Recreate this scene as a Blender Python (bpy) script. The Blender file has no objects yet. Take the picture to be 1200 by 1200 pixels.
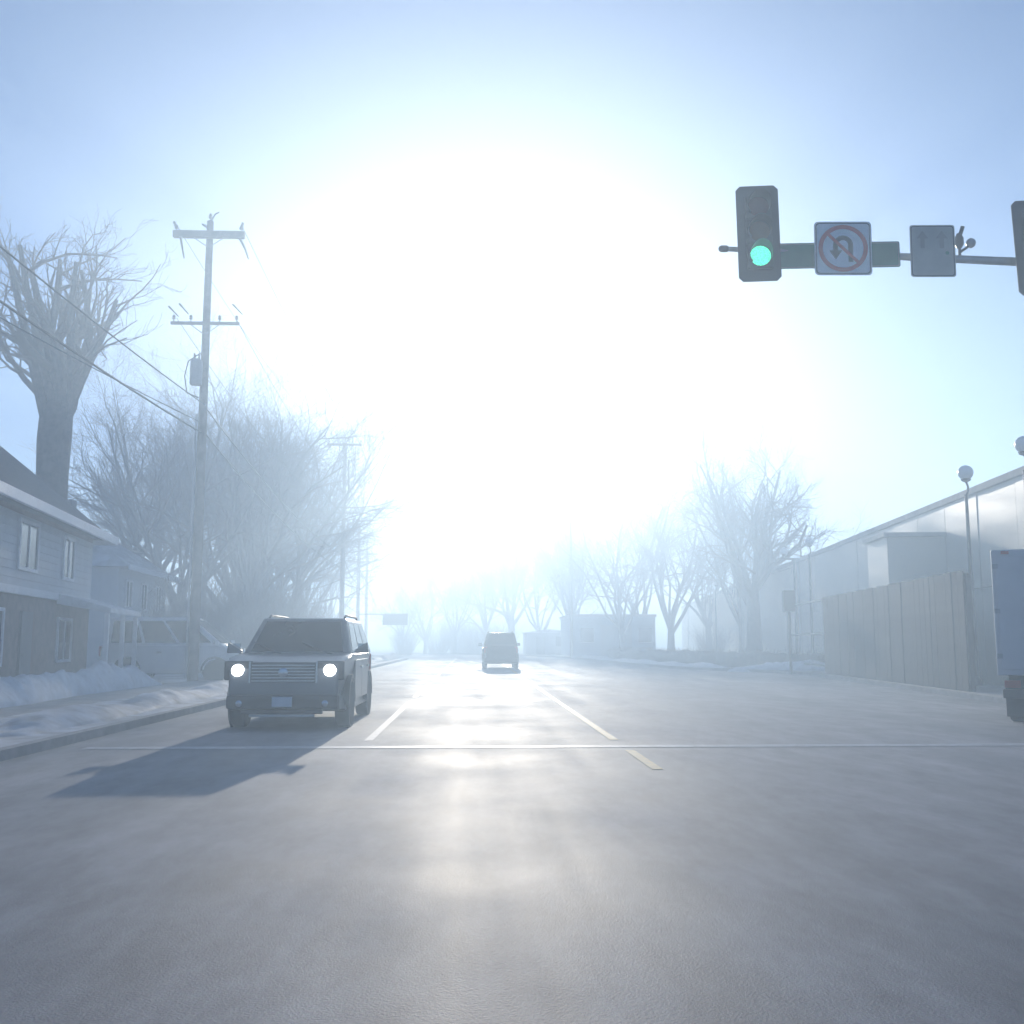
import bpy, bmesh, math, random
from mathutils import Vector, Matrix, noise

R = math.radians
S = bpy.context.scene
COL = S.collection

# ------------------------------------------------------------------ camera, sky, sun, exposure
cam_d = bpy.data.cameras.new('camera')
cam = bpy.data.objects.new('camera', cam_d)
COL.objects.link(cam)
cam_d.sensor_width = 36.0
cam_d.lens = 36.0
cam_d.clip_start = 0.05
cam_d.clip_end = 3000
cam.location = (0, 0, 1.35)
cam.rotation_euler = (R(90 + 7.313), 0, R(-2.2))
S.camera = cam

SUN_EL, SUN_AZ = R(11.5), R(0.8)          # azimuth clockwise from +Y
world = bpy.data.worlds.new('World')
S.world = world
world.use_nodes = True
wn = world.node_tree.nodes
wl = world.node_tree.links
bg = wn['Background']
sky = wn.new('ShaderNodeTexSky')
sky.sky_type = 'NISHITA'
sky.sun_disc = False
sky.sun_elevation = SUN_EL
sky.sun_rotation = SUN_AZ
sky.air_density = 0.8
sky.dust_density = 0.02
sky.ozone_density = 6.0
wl.new(sky.outputs[0], bg.inputs[0])
bg.inputs[1].default_value = 0.075
# pale aureole round the winter sun, added over the sky texture to whiten it
AUR_STRENGTH, AUR_WIDTH = 1.5, 14.5
SD = Vector((math.sin(SUN_AZ) * math.cos(SUN_EL), math.cos(SUN_AZ) * math.cos(SUN_EL), math.sin(SUN_EL)))
wtc = wn.new('ShaderNodeTexCoord')
wdot = wn.new('ShaderNodeVectorMath'); wdot.operation = 'DOT_PRODUCT'
wdot.inputs[1].default_value = SD
wl.new(wtc.outputs['Generated'], wdot.inputs[0])
def wmath(op, a, b=None):
    n = wn.new('ShaderNodeMath'); n.operation = op
    for i, q in enumerate((a, b)):
        if q is None: continue
        if isinstance(q, (int, float)): n.inputs[i].default_value = q
        else: wl.new(q, n.inputs[i])
    return n.outputs[0]
wang = wmath('ARCCOSINE', wmath('MINIMUM', wdot.outputs['Value'], 1.0))
wfall = wmath('EXPONENT', wmath('MULTIPLY', wmath('POWER', wmath('DIVIDE', wang, R(AUR_WIDTH)), 1.7), -1.0))
bg2 = wn.new('ShaderNodeBackground')
bg2.inputs[0].default_value = (0.93, 0.97, 1.0, 1)
wl.new(wmath('MULTIPLY', wfall, AUR_STRENGTH), bg2.inputs[1])
wadd = wn.new('ShaderNodeAddShader')
wl.new(bg.outputs[0], wadd.inputs[0]); wl.new(bg2.outputs[0], wadd.inputs[1])
wl.new(wadd.outputs[0], wn['World Output'].inputs['Surface'])

sun_d = bpy.data.lights.new('sun', 'SUN')
sun_d.energy = 5.0
sun_d.angle = R(0.5)
sun_d.color = (1.0, 0.91, 0.79)
sun = bpy.data.objects.new('sun', sun_d)
COL.objects.link(sun)
sun.location = (3, 60, 60)
sdir = Vector((math.sin(SUN_AZ) * math.cos(SUN_EL), math.cos(SUN_AZ) * math.cos(SUN_EL), math.sin(SUN_EL)))
sun.rotation_euler = (-sdir).to_track_quat('-Z', 'Y').to_euler()

vs = S.view_settings
vs.view_transform = 'Standard'
vs.look = 'None'
vs.gamma = 1
vs.exposure = 0.62
vs.use_curve_mapping = False
S.cycles.volume_bounces = 2
S.cycles.max_bounces = 8

HAZE_DENSITY = 0.0125
HAZE_G = 0.5
HAZE_COL = (0.64, 0.82, 1.0)


# ------------------------------------------------------------------ materials
def mat(name, col, rough=0.6, var=0.15, scale=6.0, bump=0.0, metal=0.0, col2=None, emit=None, emit_s=0.0, spec=0.5):
    m = bpy.data.materials.new(name)
    m.use_nodes = True
    nt = m.node_tree
    b = nt.nodes['Principled BSDF']
    b.inputs['Roughness'].default_value = rough
    b.inputs['Metallic'].default_value = metal
    b.inputs['Specular IOR Level'].default_value = spec
    tc = nt.nodes.new('ShaderNodeTexCoord')
    nz = nt.nodes.new('ShaderNodeTexNoise')
    nz.inputs['Scale'].default_value = scale
    nz.inputs['Detail'].default_value = 6
    nz.inputs['Roughness'].default_value = 0.6
    nt.links.new(tc.outputs['Object'], nz.inputs['Vector'])
    cr = nt.nodes.new('ShaderNodeValToRGB')
    a = col2 if col2 else tuple(c * (1 - var) for c in col)
    c2 = col if col2 else tuple(min(1, c * (1 + var)) for c in col)
    cr.color_ramp.elements[0].position = 0.3
    cr.color_ramp.elements[0].color = (*a, 1)
    cr.color_ramp.elements[1].position = 0.7
    cr.color_ramp.elements[1].color = (*c2, 1)
    nt.links.new(nz.outputs['Fac'], cr.inputs['Fac'])
    nt.links.new(cr.outputs['Color'], b.inputs['Base Color'])
    if bump:
        bp = nt.nodes.new('ShaderNodeBump')
        bp.inputs['Strength'].default_value = bump
        bp.inputs['Distance'].default_value = 0.03
        nt.links.new(nz.outputs['Fac'], bp.inputs['Height'])
        nt.links.new(bp.outputs['Normal'], b.inputs['Normal'])
    if emit:
        b.inputs['Emission Color'].default_value = (*emit, 1)
        if col2: nt.links.new(cr.outputs['Color'], b.inputs['Emission Color'])
        b.inputs['Emission Strength'].default_value = emit_s
    return m


def asphalt_mat():
    m = bpy.data.materials.new('asphalt')
    m.use_nodes = True
    nt = m.node_tree
    N, L = nt.nodes.new, nt.links.new
    b = nt.nodes['Principled BSDF']
    tc = N('ShaderNodeTexCoord')
    mp = N('ShaderNodeMapping')
    mp.inputs['Scale'].default_value = (0.9, 0.05, 1)     # salt and tyre streaks run along the road
    L(tc.outputs['Object'], mp.inputs['Vector'])
    st = N('ShaderNodeTexNoise')
    st.inputs['Scale'].default_value = 1.1
    st.inputs['Detail'].default_value = 5
    L(mp.outputs[0], st.inputs['Vector'])
    blot = N('ShaderNodeTexNoise')
    blot.inputs['Scale'].default_value = 0.35
    blot.inputs['Detail'].default_value = 6
    L(tc.outputs['Object'], blot.inputs['Vector'])
    gr = N('ShaderNodeTexNoise')
    gr.inputs['Scale'].default_value = 90
    gr.inputs['Detail'].default_value = 3
    L(tc.outputs['Object'], gr.inputs['Vector'])
    mx = N('ShaderNodeMath'); mx.operation = 'ADD'
    L(st.outputs['Fac'], mx.inputs[0]); L(blot.outputs['Fac'], mx.inputs[1])
    cr = N('ShaderNodeValToRGB')
    cr.color_ramp.elements[0].position = 0.36
    cr.color_ramp.elements[0].color = (0.22, 0.225, 0.23, 1)
    cr.color_ramp.elements[1].position = 0.64
    cr.color_ramp.elements[1].color = (0.42, 0.42, 0.425, 1)
    hf = N('ShaderNodeMath'); hf.operation = 'MULTIPLY'; hf.inputs[1].default_value = 0.5
    L(mx.outputs[0], hf.inputs[0]); L(hf.outputs[0], cr.inputs['Fac'])
    # coarse salt blooms and darker oily wheel paths
    bl = N('ShaderNodeTexNoise'); bl.inputs['Scale'].default_value = 2.6; bl.inputs['Detail'].default_value = 8; bl.inputs['Roughness'].default_value = 0.7
    mp2 = N('ShaderNodeMapping'); mp2.inputs['Scale'].default_value = (1.0, 0.35, 1)
    L(tc.outputs['Object'], mp2.inputs['Vector']); L(mp2.outputs[0], bl.inputs['Vector'])
    br = N('ShaderNodeValToRGB')
    br.color_ramp.elements[0].position = 0.38; br.color_ramp.elements[0].color = (0.74, 0.74, 0.75, 1)
    br.color_ramp.elements[1].position = 0.66; br.color_ramp.elements[1].color = (1.15, 1.15, 1.16, 1)
    L(bl.outputs['Fac'], br.inputs['Fac'])
    mc = N('ShaderNodeMixRGB'); mc.blend_type = 'MULTIPLY'; mc.inputs[0].default_value = 1.0
    L(cr.outputs[0], mc.inputs[1]); L(br.outputs[0], mc.inputs[2])
    ml = N('ShaderNodeMixRGB'); ml.blend_type = 'MULTIPLY'; ml.inputs[0].default_value = 0.3
    L(mc.outputs[0], ml.inputs[1]); L(gr.outputs['Color'], ml.inputs[2])
    L(ml.outputs[0], b.inputs['Base Color'])
    mr = N('ShaderNodeMapRange')
    mr.inputs[1].default_value = 0.35; mr.inputs[2].default_value = 0.65
    mr.inputs[3].default_value = 0.62; mr.inputs[4].default_value = 0.8
    L(hf.outputs[0], mr.inputs[0]); L(mr.outputs[0], b.inputs['Roughness'])
    bp = N('ShaderNodeBump'); bp.inputs['Strength'].default_value = 0.25; bp.inputs['Distance'].default_value = 0.01
    L(gr.outputs['Fac'], bp.inputs['Height']); L(bp.outputs[0], b.inputs['Normal'])
    return m


M = {
    'asphalt': asphalt_mat(),
    'ground': mat('ground', (0.50, 0.51, 0.53), 0.9, col2=(0.15, 0.13, 0.085), scale=0.35, bump=0.5),
    'snow': mat('snow', (0.78, 0.80, 0.83), 0.8, col2=(0.60, 0.60, 0.60), scale=3.5, bump=0.8),
    'dirty_snow': mat('dirty_snow', (0.72, 0.73, 0.75), 0.8, col2=(0.35, 0.33, 0.30), scale=2.2, bump=0.6),
    'walk': mat('concrete_walk', (0.38, 0.37, 0.35), 0.85, 0.2, 2, 0.2),
    'kerb': mat('kerb_concrete', (0.34, 0.33, 0.32), 0.85, 0.2, 4, 0.2),
    'white_paint': mat('white_paint', (0.62, 0.62, 0.62), 0.6, col2=(0.30, 0.30, 0.30), scale=9),
    'yellow_paint': mat('yellow_paint', (0.62, 0.44, 0.12), 0.6, col2=(0.32, 0.25, 0.12), scale=9),
    'bark': mat('bark', (0.16, 0.13, 0.115), 0.9, 0.35, 5, 0.6),
    'twig': mat('twig', (0.20, 0.15, 0.125), 0.9, 0.3, 1.0),
    'pale_bark': mat('pale_bark', (0.24, 0.22, 0.19), 0.9, 0.3, 5, 0.5),
    'hedge': mat('hedge', (0.12, 0.10, 0.08), 0.95, 0.4, 3, 0.8),
    'wood': mat('pole_wood', (0.24, 0.20, 0.165), 0.85, 0.3, 4, 0.4),
    'steel': mat('galvanised_steel', (0.36, 0.37, 0.38), 0.45, 0.15, 7, metal=0.8),
    'dark_steel': mat('dark_steel', (0.05, 0.05, 0.052), 0.5, 0.2, 7),
    'black': mat('black_plastic', (0.02, 0.02, 0.022), 0.45, 0.2, 8),
    'signal': mat('signal_black', (0.025, 0.026, 0.027), 0.5, 0.2, 8),
    'sign_white': mat('sign_white', (0.75, 0.75, 0.75), 0.45, 0.06, 6),
    'sign_red': mat('sign_red', (0.55, 0.03, 0.04), 0.45, 0.08, 6),
    'sign_black': mat('sign_black', (0.02, 0.02, 0.02), 0.45, 0.1, 6),
    'sign_green': mat('sign_green', (0.03, 0.20, 0.11), 0.45, 0.1, 6),
    'sign_grey': mat('sign_grey', (0.30, 0.32, 0.30), 0.5, 0.1, 6),
    'sign_dull': mat('sign_dull', (0.17, 0.18, 0.175), 0.5, 0.1, 6),
    'aluminium': mat('aluminium', (0.40, 0.41, 0.42), 0.45, 0.1, 6, metal=0.7),
    'lens_red': mat('lens_red', (0.10, 0.008, 0.008), 0.25, 0.1, 6),
    'lens_amber': mat('lens_amber', (0.14, 0.06, 0.006), 0.25, 0.1, 6),
    'lens_green': mat('lens_green', (0.12, 0.95, 0.62), 0.3, 0.05, 45, col2=(0.03, 0.42, 0.27), emit=(0.10, 0.85, 0.55), emit_s=1.1),
    'globe': mat('opal_globe', (0.80, 0.80, 0.78), 0.35, 0.05, 6),
    'cream': mat('cream_concrete', (0.82, 0.73, 0.56), 0.42, 0.06, 0.7, 0.1),
    'coping': mat('coping', (0.62, 0.57, 0.47), 0.85, 0.15, 2, 0.1),
    'fence': mat('fence_board', (0.055, 0.053, 0.052), 0.85, 0.3, 2.5, 0.3),
    'roof_dark': mat('roof_shingle', (0.13, 0.128, 0.13), 0.9, 0.35, 9, 0.6),
    'siding': mat('siding', (0.55, 0.57, 0.58), 0.7, 0.08, 2),
    'brick': mat('brown_brick', (0.27, 0.21, 0.18), 0.85, 0.25, 4, 0.3),
    'fascia': mat('white_fascia', (0.78, 0.79, 0.80), 0.55, 0.06, 3),
    'glass': mat('dark_glass', (0.02, 0.024, 0.028), 0.08, 0.1, 1),
    'car_dark': mat('grey_paint', (0.16, 0.165, 0.17), 0.3, 0.1, 2),
    'car_black': mat('black_paint', (0.025, 0.025, 0.027), 0.3, 0.1, 2),
    'car_white': mat('white_car_paint', (0.72, 0.73, 0.74), 0.3, 0.06, 2),
    'chrome': mat('chrome', (0.60, 0.60, 0.60), 0.2, 0.05, 5, metal=1.0),
    'tyre': mat('tyre_rubber', (0.025, 0.025, 0.025), 0.8, 0.2, 10),
    'rim': mat('wheel_rim', (0.35, 0.35, 0.36), 0.35, 0.1, 8, metal=0.9),
    'headlight': mat('lit_headlight', (0.9, 0.9, 0.9), 0.2, 0.02, 5, emit=(0.95, 0.98, 1.0), emit_s=14.0),
    'tail': mat('tail_light', (0.35, 0.015, 0.015), 0.3, 0.1, 5),
    'plate': mat('plate_white', (0.62, 0.64, 0.66), 0.45, 0.08, 8),
    'truck_box': mat('truck_panel', (0.50, 0.52, 0.54), 0.5, 0.08, 1.5),
    'shed_blue': mat('blue_grey_cladding', (0.38, 0.44, 0.52), 0.65, 0.1, 1.0),
    'shed_grey': mat('grey_cladding', (0.42, 0.42, 0.44), 0.7, 0.1, 1.0),
    'ceramic': mat('insulator', (0.20, 0.18, 0.17), 0.3, 0.1, 5),
    'tank': mat('transformer_grey', (0.30, 0.31, 0.32), 0.5, 0.1, 4),
    'pipe': mat('pale_pipe', (0.62, 0.62, 0.60), 0.5, 0.08, 4),
    'cable': mat('cable_black', (0.03, 0.03, 0.03), 0.6, 0.1, 4),
}


# ------------------------------------------------------------------ mesh helpers
class MB:
    """collects shapes, then links them as ONE mesh object"""
    def __init__(self):
        self.v, self.f = [], []

    def add(self, vs_, fs):
        n = len(self.v)
        self.v.extend(tuple(v) for v in vs_)
        self.f.extend(tuple(i + n for i in f) for f in fs)
        return self

    def box(self, x0, x1, y0, y1, z0, z1):
        return self.add([(x0, y0, z0), (x1, y0, z0), (x1, y1, z0), (x0, y1, z0),
                         (x0, y0, z1), (x1, y0, z1), (x1, y1, z1), (x0, y1, z1)],
                        [(0, 3, 2, 1), (4, 5, 6, 7), (0, 1, 5, 4), (1, 2, 6, 5), (2, 3, 7, 6), (3, 0, 4, 7)])

    def hexa(self, p):
        return self.add(p, [(0, 3, 2, 1), (4, 5, 6, 7), (0, 1, 5, 4), (1, 2, 6, 5), (2, 3, 7, 6), (3, 0, 4, 7)])

    def tube(self, pts, rad, n=8, cap=True):
        pts = [Vector(p) for p in pts]
        if not hasattr(rad, '__len__'):
            rad = [rad] * len(pts)
        vv, ff = [], []
        prev = None
        for i, p in enumerate(pts):
            t = (pts[min(i + 1, len(pts) - 1)] - pts[max(i - 1, 0)]).normalized()
            if prev is None:
                a = Vector((1, 0, 0)) if abs(t.x) < 0.8 else Vector((0, 1, 0))
                u = t.cross(a).normalized()
            else:
                u = (prev - t * prev.dot(t)).normalized()
            prev = u
            w = t.cross(u)
            for k in range(n):
                an = 2 * math.pi * k / n
                vv.append(p + (u * math.cos(an) + w * math.sin(an)) * rad[i])
        for i in range(len(pts) - 1):
            for k in range(n):
                k2 = (k + 1) % n
                ff.append((i * n + k, i * n + k2, (i + 1) * n + k2, (i + 1) * n + k))
        if cap:
            ff.append(tuple(range(n - 1, -1, -1)))
            ff.append(tuple((len(pts) - 1) * n + k for k in range(n)))
        return self.add(vv, ff)

    def lathe(self, prof, n=20, mtx=None):
        """prof: (r, z) pairs about the z axis"""
        vv, ff = [], []
        for r, z in prof:
            for k in range(n):
                a = 2 * math.pi * k / n
                v = Vector((r * math.cos(a), r * math.sin(a), z))
                vv.append(mtx @ v if mtx else v)
        for i in range(len(prof) - 1):
            for k in range(n):
                k2 = (k + 1) % n
                ff.append((i * n + k, i * n + k2, (i + 1) * n + k2, (i + 1) * n + k))
        ff.append(tuple(range(n - 1, -1, -1)))
        ff.append(tuple((len(prof) - 1) * n + k for k in range(n)))
        return self.add(vv, ff)

    def prism(self, poly, y0, y1, axis='y'):
        """poly of (a, z) extruded along an axis"""
        n = len(poly)
        if axis == 'y':
            vv = [(a, y0, z) for a, z in poly] + [(a, y1, z) for a, z in poly]
        elif axis == 'x':
            vv = [(y0, a, z) for a, z in poly] + [(y1, a, z) for a, z in poly]
        else:
            vv = [(a, b, y0) for a, b in poly] + [(a, b, y1) for a, b in poly]
        ff = [tuple(range(n)), tuple(range(2 * n - 1, n - 1, -1))]
        ff += [(i, i + n, (i + 1) % n + n, (i + 1) % n) for i in range(n)]
        return self.add(vv, ff)

    def mesh(self, name, m, bevel=0, smooth=None, fix=True):
        me = bpy.data.meshes.new(name)
        me.from_pydata(self.v, [], self.f)
        if fix or bevel:
            bm = bmesh.new()
            bm.from_mesh(me)
            bmesh.ops.recalc_face_normals(bm, faces=bm.faces)
            if bevel:
                bmesh.ops.bevel(bm, geom=[e for e in bm.edges if e.is_manifold and e.calc_face_angle(0) > 0.5],
                                offset=bevel, segments=2, affect='EDGES', profile=0.6)
            bm.to_mesh(me)
            bm.free()
        if smooth is not None:
            me.shade_smooth()
            me.set_sharp_from_angle(angle=R(smooth))
        me.materials.append(m)
        return me

    def build(self, name, m, parent=None, bevel=0, smooth=None, fix=True):
        return link(name, self.mesh(name, m, bevel, smooth, fix), parent)


def link(name, me, parent=None):
    o = bpy.data.objects.new(name, me)
    COL.objects.link(o)
    if parent:
        o.parent = parent
    return o


def tag(o, label=None, cat=None, group=None, kind=None):
    if label: o['label'] = label
    if cat: o['category'] = cat
    if group: o['group'] = group
    if kind: o['kind'] = kind
    return o


def thing(name, label, cat, loc=(0, 0, 0), rz=0, group=None):
    o = bpy.data.objects.new(name, None)
    COL.objects.link(o)
    o.location = loc
    o.rotation_euler = (0, 0, rz)
    return tag(o, label, cat, group)


def dup(root, loc, rz=0, scale=None, label=None, group=None):
    c = root.copy()
    COL.objects.link(c)
    c.location = loc
    c.rotation_euler = (0, 0, rz)
    if scale: c.scale = scale
    tag(c, label, None, group)
    for ch in root.children:
        d = ch.copy()
        COL.objects.link(d)
        d.parent = c
        for g in ch.children:
            e = g.copy()
            COL.objects.link(e)
            e.parent = d
    return c


# ------------------------------------------------------------------ ground, road, kerbs, markings
def sheet(name, poly, z, m):
    o = MB().add([(x, y, z) for x, y in poly], [tuple(range(len(poly)))]).build(name, m)
    return tag(o, kind='structure')


def strip(left, right):
    """polygon from two polylines"""
    return left + right[::-1]


sheet('ground', [(-390, -60), (390, -60), (390, 420), (-390, 420)], 0.0, M['ground'])
KL = [(-5.4, -55), (-5.4, 60), (-5.4, 88), (-6.2, 100), (-8.6, 112), (-13, 124), (-20, 134), (-36, 146)]
KR = [(9.4, -55), (9.3, 0), (9.2 + .115 * 18 + .15, 18), (9.2 + .115 * 44, 44), (13.9, 47.5), (12.0, 51), (10.6, 56), (9.6, 70), (9.0, 88),
      (8.0, 100), (5.6, 112), (1.2, 123), (-7, 132), (-26, 146)]
def ribbon(name, A, B, z, m, n_kind='structure'):
    mb = MB()
    mb.add([(x, y, z) for x, y in A] + [(x, y, z) for x, y in B],
           [(i, i + 1, len(A) + i + 1, len(A) + i) for i in range(len(A) - 1)])
    return tag(mb.build(name, m), kind=n_kind)

def resample(poly, ys):
    out = []
    for y in ys:
        for (x0, y0), (x1, y1) in zip(poly, poly[1:]):
            if y0 <= y <= y1:
                out.append((x0 + (x1 - x0) * (y - y0) / (y1 - y0), y))
                break
    return out
YS = [-55, -20, 0, 10, 18, 24, 30, 38, 44, 47.5, 51, 56, 62, 70, 78, 88, 94, 100, 106, 112, 118, 123, 128, 132, 138, 144]
ribbon('road', resample(KL, YS), resample(KR, YS), 0.004, M['asphalt'])


def kerb_run(A, off, z0, z1, m, name):
    """a low raised strip: the edge polyline A moved sideways by off"""
    mb = MB()
    n = len(A)
    vv = []
    for x, y in A: vv.append((x, y, z0))
    for x, y in A: vv.append((x, y, z1))
    for x, y in A: vv.append((x + off, y, z1))
    for x, y in A: vv.append((x + off, y, z0))
    ff = []
    for i in range(n - 1):
        ff += [(i, i + 1, n + i + 1, n + i), (n + i, n + i + 1, 2 * n + i + 1, 2 * n + i),
               (2 * n + i, 2 * n + i + 1, 3 * n + i + 1, 3 * n + i)]
    ff += [(0, n, 2 * n, 3 * n), (n - 1, 4 * n - 1, 3 * n - 1, 2 * n - 1)]
    mb.add(vv, ff)
    return tag(mb.build(name, m), kind='structure')

kl, kr = resample(KL, YS), resample(KR, YS)
kerb_run(kl, -0.16, -0.1, 0.13, M['kerb'], 'kerb')
kerb_run(kr, 0.16, -0.1, 0.13, M['kerb'], 'kerb')
kerb_run([(x - 0.162, y) for x, y in kl if y <= 123], -2.3, -0.1, 0.124, M['dirty_snow'], 'verge')
kerb_run([(x - 2.464, y) for x, y in kl if y <= 123], -1.4, -0.1, 0.128, M['walk'], 'pavement')
kerb_run([(x + 0.162, y) for x, y in kr if y <= 123], 2.4, -0.1, 0.126, M['walk'], 'pavement')

# painted lines
mk = MB()
for y0 in [14.6, 26, 38, 50, 62, 74, 86]:
    mk.add([(-1.50, y0, .009), (-1.38, y0, .009), (-1.38, y0 + 9.5, .009), (-1.50, y0 + 9.5, .009)], [(0, 1, 2, 3)])
tag(mk.build('lane_line', M['white_paint']), kind='structure')
mk = MB()
for a, b in [(11.2, 13.2), (14.6, 40), (40.01, 100)]:
    mk.add([(1.94, a, .009), (2.06, a, .009), (2.06, b, .009), (1.94, b, .009)], [(0, 1, 2, 3)])
tag(mk.build('yellow_line', M['yellow_paint']), kind='structure')
mk = MB()
mk.add([(-5.0, 13.55, .009), (8.9, 13.55, .009), (8.9, 13.85, .009), (-5.0, 13.85, .009)], [(0, 1, 2, 3)])
tag(mk.build('crossing_line', M['white_paint']), kind='structure')

def bank(name, path, wid, hgt, m, seed):
    """a lumpy ridge of ploughed snow along a path"""
    rnd = random.Random(seed)
    pts = []
    for (x0, y0), (x1, y1) in zip(path, path[1:]):
        n = max(2, int(math.hypot(x1 - x0, y1 - y0) / 0.16))
        for i in range(n):
            pts.append(Vector((x0 + (x1 - x0) * i / n, y0 + (y1 - y0) * i / n, 0)))
    pts.append(Vector((*path[-1], 0)))
    K = 19
    mb = MB()
    vv = []
    for i, p in enumerate(pts):
        t = (pts[min(i + 1, len(pts) - 1)] - pts[max(0, i - 1)]).normalized()
        s = Vector((t.y, -t.x, 0))
        e = min(1, i / 11, (len(pts) - 1 - i) / 11)
        hh = hgt * (0.65 + 0.6 * noise.noise(Vector((p.x * .35, p.y * .35, seed)))) * math.sqrt(max(0, e))
        for k in range(K):
            u = -1 + 2 * k / (K - 1)
            z = hh * max(0, math.cos(u * math.pi / 2)) ** 0.8
            q = p + s * u * wid * (0.8 + 0.35 * noise.noise(Vector((p.x * .5, p.y * .5, seed + 9))))
            z += hgt * (0.16 * noise.noise(Vector((q.x * 1.6, q.y * 1.6, seed))) + 0.10 * noise.noise(Vector((q.x * 4.2, q.y * 4.2, seed + 4))) + 0.05 * noise.noise(Vector((q.x * 11, q.y * 11, seed + 6)))) * (1 - u * u)
            vv.append((q.x, q.y, max(z, 0) + (0.10 if abs(u) < 1 else -.05)))
    n = len(pts)
    mb.add(vv, [(i * K + k, i * K + k + 1, (i + 1) * K + k + 1, (i + 1) * K + k) for i in range(n - 1) for k in range(K - 1)])
    return tag(mb.build(name, m, smooth=60), kind='structure')

bank('snow_bank', [(9.8, 90), (10.1, 78), (10.6, 66), (11.4, 57), (12.7, 51.5)], 0.7, 0.30, M['snow'], 1)
bank('snow_bank', [(13.2, 50.2), (15.4, 46.5), (16.8, 45.6)], 1.0, 0.55, M['snow'], 2)
bank('snow_bank', [(-9.3, 17), (-9.5, 22), (-9.9, 28), (-10.3, 33)], 0.62, 0.95, M['snow'], 3)
bank('snow_bank', [(-6.7, 38), (-6.6, 50), (-6.7, 75), (-6.8, 100)], 0.8, 0.45, M['dirty_snow'], 4)
bank('snow_bank', [(-6.4, 14), (-6.5, 22), (-6.5, 31)], 0.7, 0.30, M['dirty_snow'], 5)


# ------------------------------------------------------------------ trees
def grow(seed, H, trunk_h, trunk_r, spread, limbs, levels=4, up=0.35, pollard=False, twig_n=7, lean=(0, 0), dens=1.0):
    rnd = random.Random(seed)
    T, C = MB(), MB()

    def branch(p, d, L, r, lev):
        n = 5 if lev <= 1 else (4 if lev == 2 else 3)
        pts, rr = [p.copy()], [r]
        q = p.copy()
        dd = d.normalized()
        for i in range(n):
            wob = 0.16 if lev < 2 else 0.24
            dd = (dd + Vector((rnd.gauss(0, wob), rnd.gauss(0, wob), rnd.gauss(0, wob) + up * 0.22))).normalized()
            q = q + dd * (L / n)
            pts.append(q.copy())
            rr.append(max(0.006, r * (1 - 0.72 * (i + 1) / n)))
        (T if lev <= 1 else C).tube(pts, rr, 7 if lev <= 1 else (4 if lev == 2 else 3), cap=False)
        if lev >= levels:
            return
        kids = (twig_n if lev >= 2 else int(6 * dens) + 1)
        for k in range(kids):
            t = 0.25 + 0.75 * (k + rnd.random()) / kids
            i = min(n - 1, int(t * n))
            f = t * n - i
            bp = pts[i].lerp(pts[i + 1], f)
            bd = (pts[i + 1] - pts[i]).normalized()
            ax = Vector((rnd.gauss(0, 1), rnd.gauss(0, 1), rnd.gauss(0, 1)))
            ax = (ax - bd * ax.dot(bd)).normalized()
            ang = R(rnd.uniform(24, 58))
            nd = bd * math.cos(ang) + ax * math.sin(ang)
            br = (rr[i] * (1 - f) + rr[i + 1] * f) * rnd.uniform(.5, .72)
            branch(bp, nd, L * rnd.uniform(.38, .62) * (1.1 - 0.35 * t), max(0.007, br), lev + 1)

    # trunk
    pts, rr = [], []
    n = 8
    for i in range(n + 1):
        t = i / n
        pts.append(Vector((lean[0] * t + rnd.gauss(0, .025) * t, lean[1] * t + rnd.gauss(0, .025) * t, trunk_h * t)))
        fl = 1 + 0.55 * math.exp(-t * 9)
        rr.append(trunk_r * fl * (1 - 0.28 * t) * (1.12 if pollard and t > .85 else 1))
    T.tube(pts, rr, 12)
    top = pts[-1]
    for k in range(limbs):
        a = 2 * math.pi * (k + rnd.uniform(-.3, .3)) / limbs
        inc = rnd.uniform(.15, 1.0) * spread
        d = Vector((math.cos(a) * inc + lean[0] * .08, math.sin(a) * inc, 1.0 if not pollard else 1.25))
        h0 = trunk_h * (rnd.uniform(.62, 1.0) if not pollard else rnd.uniform(.80, 1.0))
        i = min(n - 1, int(h0 / trunk_h * n))
        st = pts[i].lerp(pts[i + 1], h0 / trunk_h * n - i)
        Lb = (H - h0) * rnd.uniform(.72, .98) / max(.75, d.normalized().z)
        branch(st, d, Lb, trunk_r * rnd.uniform(.32, .5), 1)
    return T, C


def make_tree(name, label, loc, group, bark, twig, rz=0, scale=None, **kw):
    T, C = grow(**kw)
    r = thing(name, label, 'tree', loc, rz, group)
    if scale: r.scale = scale
    T.build('trunk', bark, r, smooth=50, fix=False)
    C.build('crown', twig, r, fix=False)
    return r

LT = 'bare trees on the left side of the street'
RT = 'bare trees on the right side of the street'
FT = 'bare trees at the far end of the street'
make_tree('pollard_tree', 'big thick-trunked bare tree rising behind the white-eaved house', (-14.95, 36.5, 0), None, M['bark'], M['twig'], rz=2.4,
          seed=3, H=15.6, trunk_h=9.8, trunk_r=0.68, spread=0.52, limbs=11, pollard=True, up=.55, twig_n=5, dens=.8)
tA = make_tree('bare_tree', 'wide bare tree directly behind the utility pole and the pale van', (-17.0, 60, 0), LT, M['bark'], M['twig'],
               seed=11, H=15, trunk_h=4.0, trunk_r=0.40, spread=0.85, limbs=9, twig_n=8)
tB = make_tree('bare_tree', 'tall bare tree rising behind the approaching grey SUV', (-13.6, 63, 0), LT, M['bark'], M['twig'],
               seed=23, H=16.5, trunk_h=4.5, trunk_r=0.42, spread=0.75, limbs=9, twig_n=8)
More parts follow.
